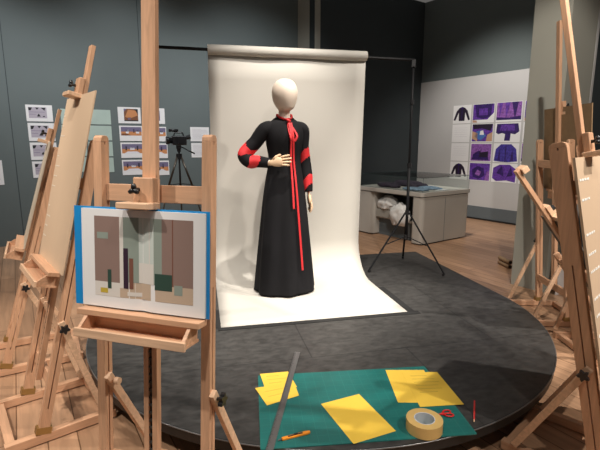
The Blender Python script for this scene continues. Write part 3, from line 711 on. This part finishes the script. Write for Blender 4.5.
def a33(q): q([(.04,.08),(.1,.7),(.3,.95),(.7,.95),(.9,.7),(.97,.08),(.6,.02),(.3,.04)], 5); q([(.48,.04),(.52,.04),(.52,.9),(.48,.9)], 3, .0014); q([(.2,.1),(.25,.7),(.3,.1)], 3, .0014); q([(.7,.1),(.75,.7),(.82,.1)], 3, .0014)
def a42(q): q(q4(.03,.03,.98,.96), 2, .0004); q([(.2,.2),(.5,.1),(.75,.3),(.7,.7),(.4,.8),(.15,.6)], 3); q([(.3,.35),(.5,.25),(.6,.5),(.4,.6)], 4, .0014); q([(.75,.03),(.98,.03),(.98,.6),(.85,.5)], 4, .0014)
def a43(q): q([(.03,.2),(.2,.05),(.6,.12),(.95,.04),(.97,.7),(.7,.95),(.3,.93),(.05,.75)], 2); q([(.2,.5),(.4,.9),(.5,.3)], 3, .0014); q([(.6,.3),(.75,.85),(.85,.4)], 3, .0014)
arts = [[a11,a12,a13,a12],[blank,a22,a23,a33],[blank,a32,a33,a13],[a11,a42,a43,a23]]
names = [['white print of a black jacket seen from the back, top left','purple jacket detail with white corner, top row','wide purple cloth close-up, top row','print half hidden by the pillar, top row'],
 ['blank pale text sheet, second row','print of hands on blue and purple cloth, second row','purple jacket collar spread on white, second row','print half hidden by the pillar, second row'],
 ['blank pale text sheet, third row','mauve cloth with a dark pocket, third row','indigo jacket front on white, third row','print half hidden by the pillar, third row'],
 ['white print of a black jacket, lowest row','round purple fold close-up, lowest row','purple cloth on a white ground, lowest row','print half hidden by the pillar, lowest row']]
def gp(i, j):    # grid corner interpolation in wall coordinates
    tl = wallhit(454.3, 106, BC, RW, RN); br_ = wallhit(522.5, 184.5, BC, RW, RN); _, zb = wallhit(450.8, 179.3, BC, RW, RN)
    return tl[0], tl[1], zb
sL, zT, zB = gp(0, 0)
sR = wallhit(523.5, 102, BC, RW, RN)[0]
cw = [(0,.285),(.31,.63),(.655,1.0),(1.03,1.37)]
for r in range(4):
    for k in range(4):
        s0 = sL + (sR-sL)*cw[k][0]; s1 = sL + (sR-sL)*cw[k][1]; H = (zT-zB)/4
        za = zT - H*r; zb = za - H*.955
        b2 = BC + RW*s0 + RN*.0135
        m = MB(); W = s1-s0; hh = za-zb; ang = math.atan2(RW.y, RW.x); sg = 1 if Vector((-RW.y, RW.x)).dot(RN) > 0 else -1
        m.box((0, min(0, sg*.0025), 0), (W, max(0, sg*.0025), hh))
        arts[r][k](lambda pts, mi, lf=.001: m.add([(u*W, sg*(.0025+lf), w*hh) for u, w in pts], [tuple(range(len(pts)))], mi))
        o = m.build('photo_print', WM, loc=(b2.x, b2.y, zb), rotz=ang)
        tag(o, names[r][k] + ' on the grey wall', 'print', 'jacket prints on the grey wall')

# ------------------------------------------------------------------ display case
CA = R(35); dc = empty('display_case', (1.70, 6.20, 0), CA)
tag(dc, 'pale grey museum display table with glass top behind the black stand', 'display case')
MB().prism(rect_round(0, 0, 1.08, .20, .06), .02, .68).build('end_pedestal', CASEG, dc, smooth=False)
MB().prism(rect_round(0, .98, 1.08, 1.36, .08), .02, .68).build('end_pedestal', CASEG, dc)
MB().box((.50, -.0015, .02), (.506, .02, .66)).build('door_seam', BASEG, dc)
MB().prism(rect_round(-.01, -.01, 1.10, 1.38, .05), .69, .75).build('tabletop', CASEG, dc, bevel=.004)
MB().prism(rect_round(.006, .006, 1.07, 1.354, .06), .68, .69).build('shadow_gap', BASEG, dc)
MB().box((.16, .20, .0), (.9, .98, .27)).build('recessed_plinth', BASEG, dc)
MB().box((.12, .20, .27), (.93, .98, .30)).build('shelf', CASEG, dc)
MB().box((.85, .20, .30), (.93, .98, .68)).build('back_panel', CASEG, dc)
for x0,y0,x1,y1 in ((.05,.02,.94,.18),(.05,1.02,.94,1.32)): MB().box((x0,y0,0),(x1,y1,.02)).build('recessed_foot', BLACK, dc)
g = empty('glass_vitrine', (0,0,0)); g.parent = dc
bpy.data.objects.remove(g)
gv = MB()
gv.box((.02,.02,.75),(1.07,.026,.95)); gv.box((.02,1.344,.75),(1.07,1.35,.95)); gv.box((.02,.026,.75),(.026,1.344,.95)); gv.box((1.064,.026,.75),(1.07,1.344,.95))
gv.box((.02,.02,.95),(1.07,1.35,.956))
gv.build('glass_cover', GLASS, dc)
ge = MB()
for a, b in (((.02,.02,.953),(1.07,.02,.953)),((.02,.02,.953),(.02,1.35,.953)),((1.07,.02,.953),(1.07,1.35,.953)),((.02,1.35,.953),(1.07,1.35,.953)),((.02,.02,.75),(.02,.02,.95)),((1.07,.02,.75),(1.07,.02,.95)),((.02,1.35,.75),(.02,1.35,.95))):
    ge.tube([a, b], .0022, n=6, side=(.6,.5,.4))
ge.build('glass_edge', mat('glass_edge', (.05,.07,.07), .2), dc)
Mdc = Matrix.Translation(dc.location) @ Matrix.Rotation(CA, 4, 'Z')
def blob(name, c, r, m, label, cat, group=None, seed=0, amp=.35, freq=9, mats=None, par=None):
    bm = bmesh.new(); bmesh.ops.create_icosphere(bm, subdivisions=4, radius=1)
    zmin = 9
    for v in bm.verts:
        n_ = v.co.normalized(); q = Vector((n_.x*r[0], n_.y*r[1], n_.z*r[2])) * freq*1.5 + Vector((seed*7.1, seed*3.3, 0))
        f = 1 + amp*noise.noise(q*.5) + amp*.9*(1-abs(noise.noise(q)*2.4))*.6 + amp*.5*(abs(noise.noise(q*2.2)))
        v.co = Vector((n_.x*r[0]*f, n_.y*r[1]*f, max(n_.z, -.55)*r[2]*f)); zmin = min(zmin, v.co.z)
    for v in bm.verts: v.co.z -= zmin
    me = bpy.data.meshes.new(name); bm.to_mesh(me); bm.free(); me.materials.append(m)
    for p in me.polygons: p.use_smooth = True
    o = bpy.data.objects.new(name, me); COL.objects.link(o); o.location = Mdc @ Vector(c); o.rotation_euler = (0,0,CA)
    return tag(o, label, cat, group)
blob('cloth_bundle', (.14,.76,.425), (.10,.17,.11), FABW, 'crumpled white cloth bundle at the left on the case shelf', 'cloth', 'white cloth bundles under the display case', 1)
blob('cloth_bundle', (.035,.44,.20), (.075,.15,.20), FABW, 'larger crumpled white cloth bundle right on the shelf, drooping down', 'cloth', 'white cloth bundles under the display case', 5)
bx = MB().box((.06,.58,.301),(.34,.95,.42)).build('storage_box', mat('grey_board', (.34,.32,.28), .7)); bx.location = dc.location; bx.rotation_euler = (0,0,CA)
tag(bx, 'flat grey cardboard box under the left cloth bundle in the case', 'box')
BLF = mat('blue_cloth', (.20,.28,.38), .8, var=.5, scale=(30,30,30)); PLF = mat('dark_plum_cloth', (.03,.02,.035), .8, var=.3, scale=(30,30,30))
blob('folded_garment', (.22,.34,.751), (.10,.22,.022), BLF, 'pale blue garment laid flat near the case corner under glass', 'garment', 'garments inside the display case', 2, .25)
blob('folded_garment', (.52,.30,.751), (.12,.17,.025), BLF, 'blue garment farther back under the glass', 'garment', 'garments inside the display case', 3, .25)
blob('folded_garment', (.24,.86,.751), (.10,.22,.045), PLF, 'dark plum garment at the left end under the glass', 'garment', 'garments inside the display case', 4, .25)
blob('folded_garment', (.62,.80,.751), (.12,.30,.05), PLF, 'dark garment mound at the back of the glass case', 'garment', 'garments inside the display case', 6, .3)
for i, (x, y, l) in enumerate(((.52,.095,'white booklet lying at the right corner under the case glass'),)):
    o = MB().box((-.10,-.055,0),(.12,.05,.006)).build('booklet', WHITE, loc=Mdc @ Vector((x,y,.751)), rotz=CA+.2); tag(o, l, 'booklet')

# ------------------------------------------------------------------ video camera on tripod by the wall
vx, vy = -1.74, 6.55
vt = empty('camera_tripod', (vx, vy, 0), R(15)); tag(vt, 'photo tripod with bronze legs by the teal wall', 'tripod')
LEG = mat('bronze_leg', (.07,.055,.04), .35, metal=.6)
for k in range(3):
    a = R(90+120*k); d = Vector((math.cos(a), math.sin(a), 0))
    l = MB().tube([Vector((0,0,1.24))+d*.03, Vector((0,0,.80))+d*.20], .015, n=10).tube([Vector((0,0,.80))+d*.20, Vector((0,0,.02))+d*.44], .011, n=10).build('leg', LEG, vt, smooth=True)
    MB().tube([Vector((0,0,.80))+d*.20+Vector((0,0,.03)), Vector((0,0,.77))+d*.208], .02, n=10).build('leg_lock', BLACK, l)
    MB().tube([Vector((0,0,.0))+d*.44, Vector((0,0,.03))+d*.437], .016, n=10).build('rubber_foot', BLACK, l)
    MB().tube([Vector((0,0,.85)), Vector((0,0,.84))+d*.185], .006, n=8).build('spreader_arm', BLACK, vt)
MB().tube([(0,0,.72),(0,0,1.33)], .013, n=10).build('centre_column', BLACK, vt, smooth=True)
MB().tube([(0,0,1.20),(0,0,1.28)], .045, n=14).build('shoulder', BLACK, vt)
hd = MB().tube([(0,0,1.31),(0,0,1.35)], .03, n=14).box((-.035,-.035,1.35),(.035,.035,1.40)).build('pan_head', BLACK, vt)
MB().tube([(.03,0,1.38),(.22,-.02,1.28)], [.007,.011], n=8).build('pan_handle', BLACK, hd, smooth=True)
vc = empty('video_camera', (vx, vy, 1.402), R(28)); tag(vc, 'black video camera mounted on the bronze-legged tripod', 'camera')
MB().box((-.09,-.05,0),(.11,.05,.13)).build('camera_body', BLACK, vc, bevel=.012)
MB().tube([(-.09,0,.065),(-.13,0,.065),(-.131,0,.065),(-.17,0,.065)], [.042,.042,.052,.055], n=18, side=(0,0,1)).build('lens', BLACK, vc, smooth=True)
MB().tube([(.10,0,.10),(.17,0,.12)], [.028,.034], n=12, side=(0,0,1)).build('viewfinder', BLACK, vc)
MB().tube([(-.06,0,.13),(-.05,0,.175),(.06,0,.175),(.08,0,.13)], .012, n=8).build('top_handle', BLACK, vc)
MB().tube([(-.13,.0,.205),(.0,.0,.205)], .020, n=12, side=(0,0,1)).build('microphone', BLACK, vc, smooth=True)
MB().box((-.03,-.13,.02),(.07,-.12,.11)).build('flip_screen', BLACK, vc)
MB().box((.0,-.122,.04),(.03,-.04,.08)).build('screen_hinge', BLACK, vc)

# rolls on the floor by the pillar, white board behind E5
for k in range(2):
    p = G(507.5, 268, 0)
    o = empty('cork_roll', (p.x, p.y, .0 + .052*k+.027), R(5)); tag(o, ['dark-ended roll on the floor left of the pale pillar', 'dark-ended roll stacked on another left of the pale pillar'][k], 'roll', 'rolls beside the pillar')
    MB().tube([(0,-.05,0),(0,.18,0)], .026, n=18, side=(0,0,1)).build('wrap', mat('cork%d' % k, (.28,.18,.10), .7), o, smooth=False)
    MB().tube([(0,-.052,0),(0,-.05,0)], .018, n=18, side=(0,0,1)).build('dark_end', BLACK, o)
pp = PB + PD*.16 + RW*.02
wb = MB().box((-.14,-.012,0),(.14,0,.42)).build('foam_board', WHITE, loc=(pp.x+.04, pp.y-.06, .001), rotz=math.atan2(PD.y, PD.x)); wb.rotation_euler = (R(3), 0, math.atan2(PD.y, PD.x))
tag(wb, 'white foam board leaning against the pale pillar behind the easels', 'board')

# ------------------------------------------------------------------ light
w = bpy.data.worlds.new('world'); S.world = w; w.use_nodes = True
bg = w.node_tree.nodes['Background']; bg.inputs['Color'].default_value = (1.0, 0.95, 0.9, 1); bg.inputs['Strength'].default_value = 0.11
def spot(loc, tgt, e, ang, r=.03, blend=.4, col=(1, .93, .85)):
    l = bpy.data.lights.new('spot', 'SPOT'); l.energy = e; l.spot_size = R(ang); l.spot_blend = blend; l.shadow_soft_size = r; l.color = col
    o = bpy.data.objects.new('track_spot', l); COL.objects.link(o); o.location = loc
    o.rotation_euler = (Vector(tgt)-Vector(loc)).to_track_quat('-Z', 'Y').to_euler(); return o
spot((.17, 2.98, 4.05), (-.25, 3.75, .3), 520, 52, r=.03, blend=.8)           # steep, makes the elbow shadow
spot((2.46, 2.98, 4.05), (-.1, 3.8, .9), 430, 44, r=.04)           # from the right
spot((.9, .2, 4.05), (.2, 3.0, .3), 110, 56, r=.05)                 # front
spot((-2.3, .5, 4.05), (-1.4, 2.3, .9), 380, 50, r=.04)
spot((-.3, .3, 4.05), (-.9, 1.6, .9), 260, 55, r=.04)
spot((3.0, .2, 4.05), (1.6, 2.1, .9), 420, 50, r=.04)
spot((1.0, 1.2, 4.05), (2.1, 3.9, 1.0), 420, 55, r=.04)
spot((3.2, 2.0, 4.05), (.6, 2.3, .2), 560, 50, r=.03)
spot((-3.6, 2.6, 4.05), (-2.0, 3.6, .3), 260, 60, r=.04)
COOL = (.95, .97, 1)
for x, y, tx, ty in ((-3.4, 4.3, -4.2, 6.2), (-1.6, 4.9, -2.6, 7.1), (-.2, 5.6, -.9, 8.0)):
    spot((x, y, 4.05), (tx, ty, 1.3), 260, 85, r=.1, blend=1, col=COOL)
spot((1.9, 6.2, 4.05), (3.5, 8.3, 1.0), 420, 76, r=.1, blend=.8, col=(1,.95,.9))
spot((.9, 4.9, 4.05), (2.0, 6.4, .5), 240, 60, r=.05)
S.view_settings.view_transform = 'Standard'; S.view_settings.look = 'None'; S.view_settings.gamma = 1; S.view_settings.exposure = 0.0
S.view_settings.use_curve_mapping = False
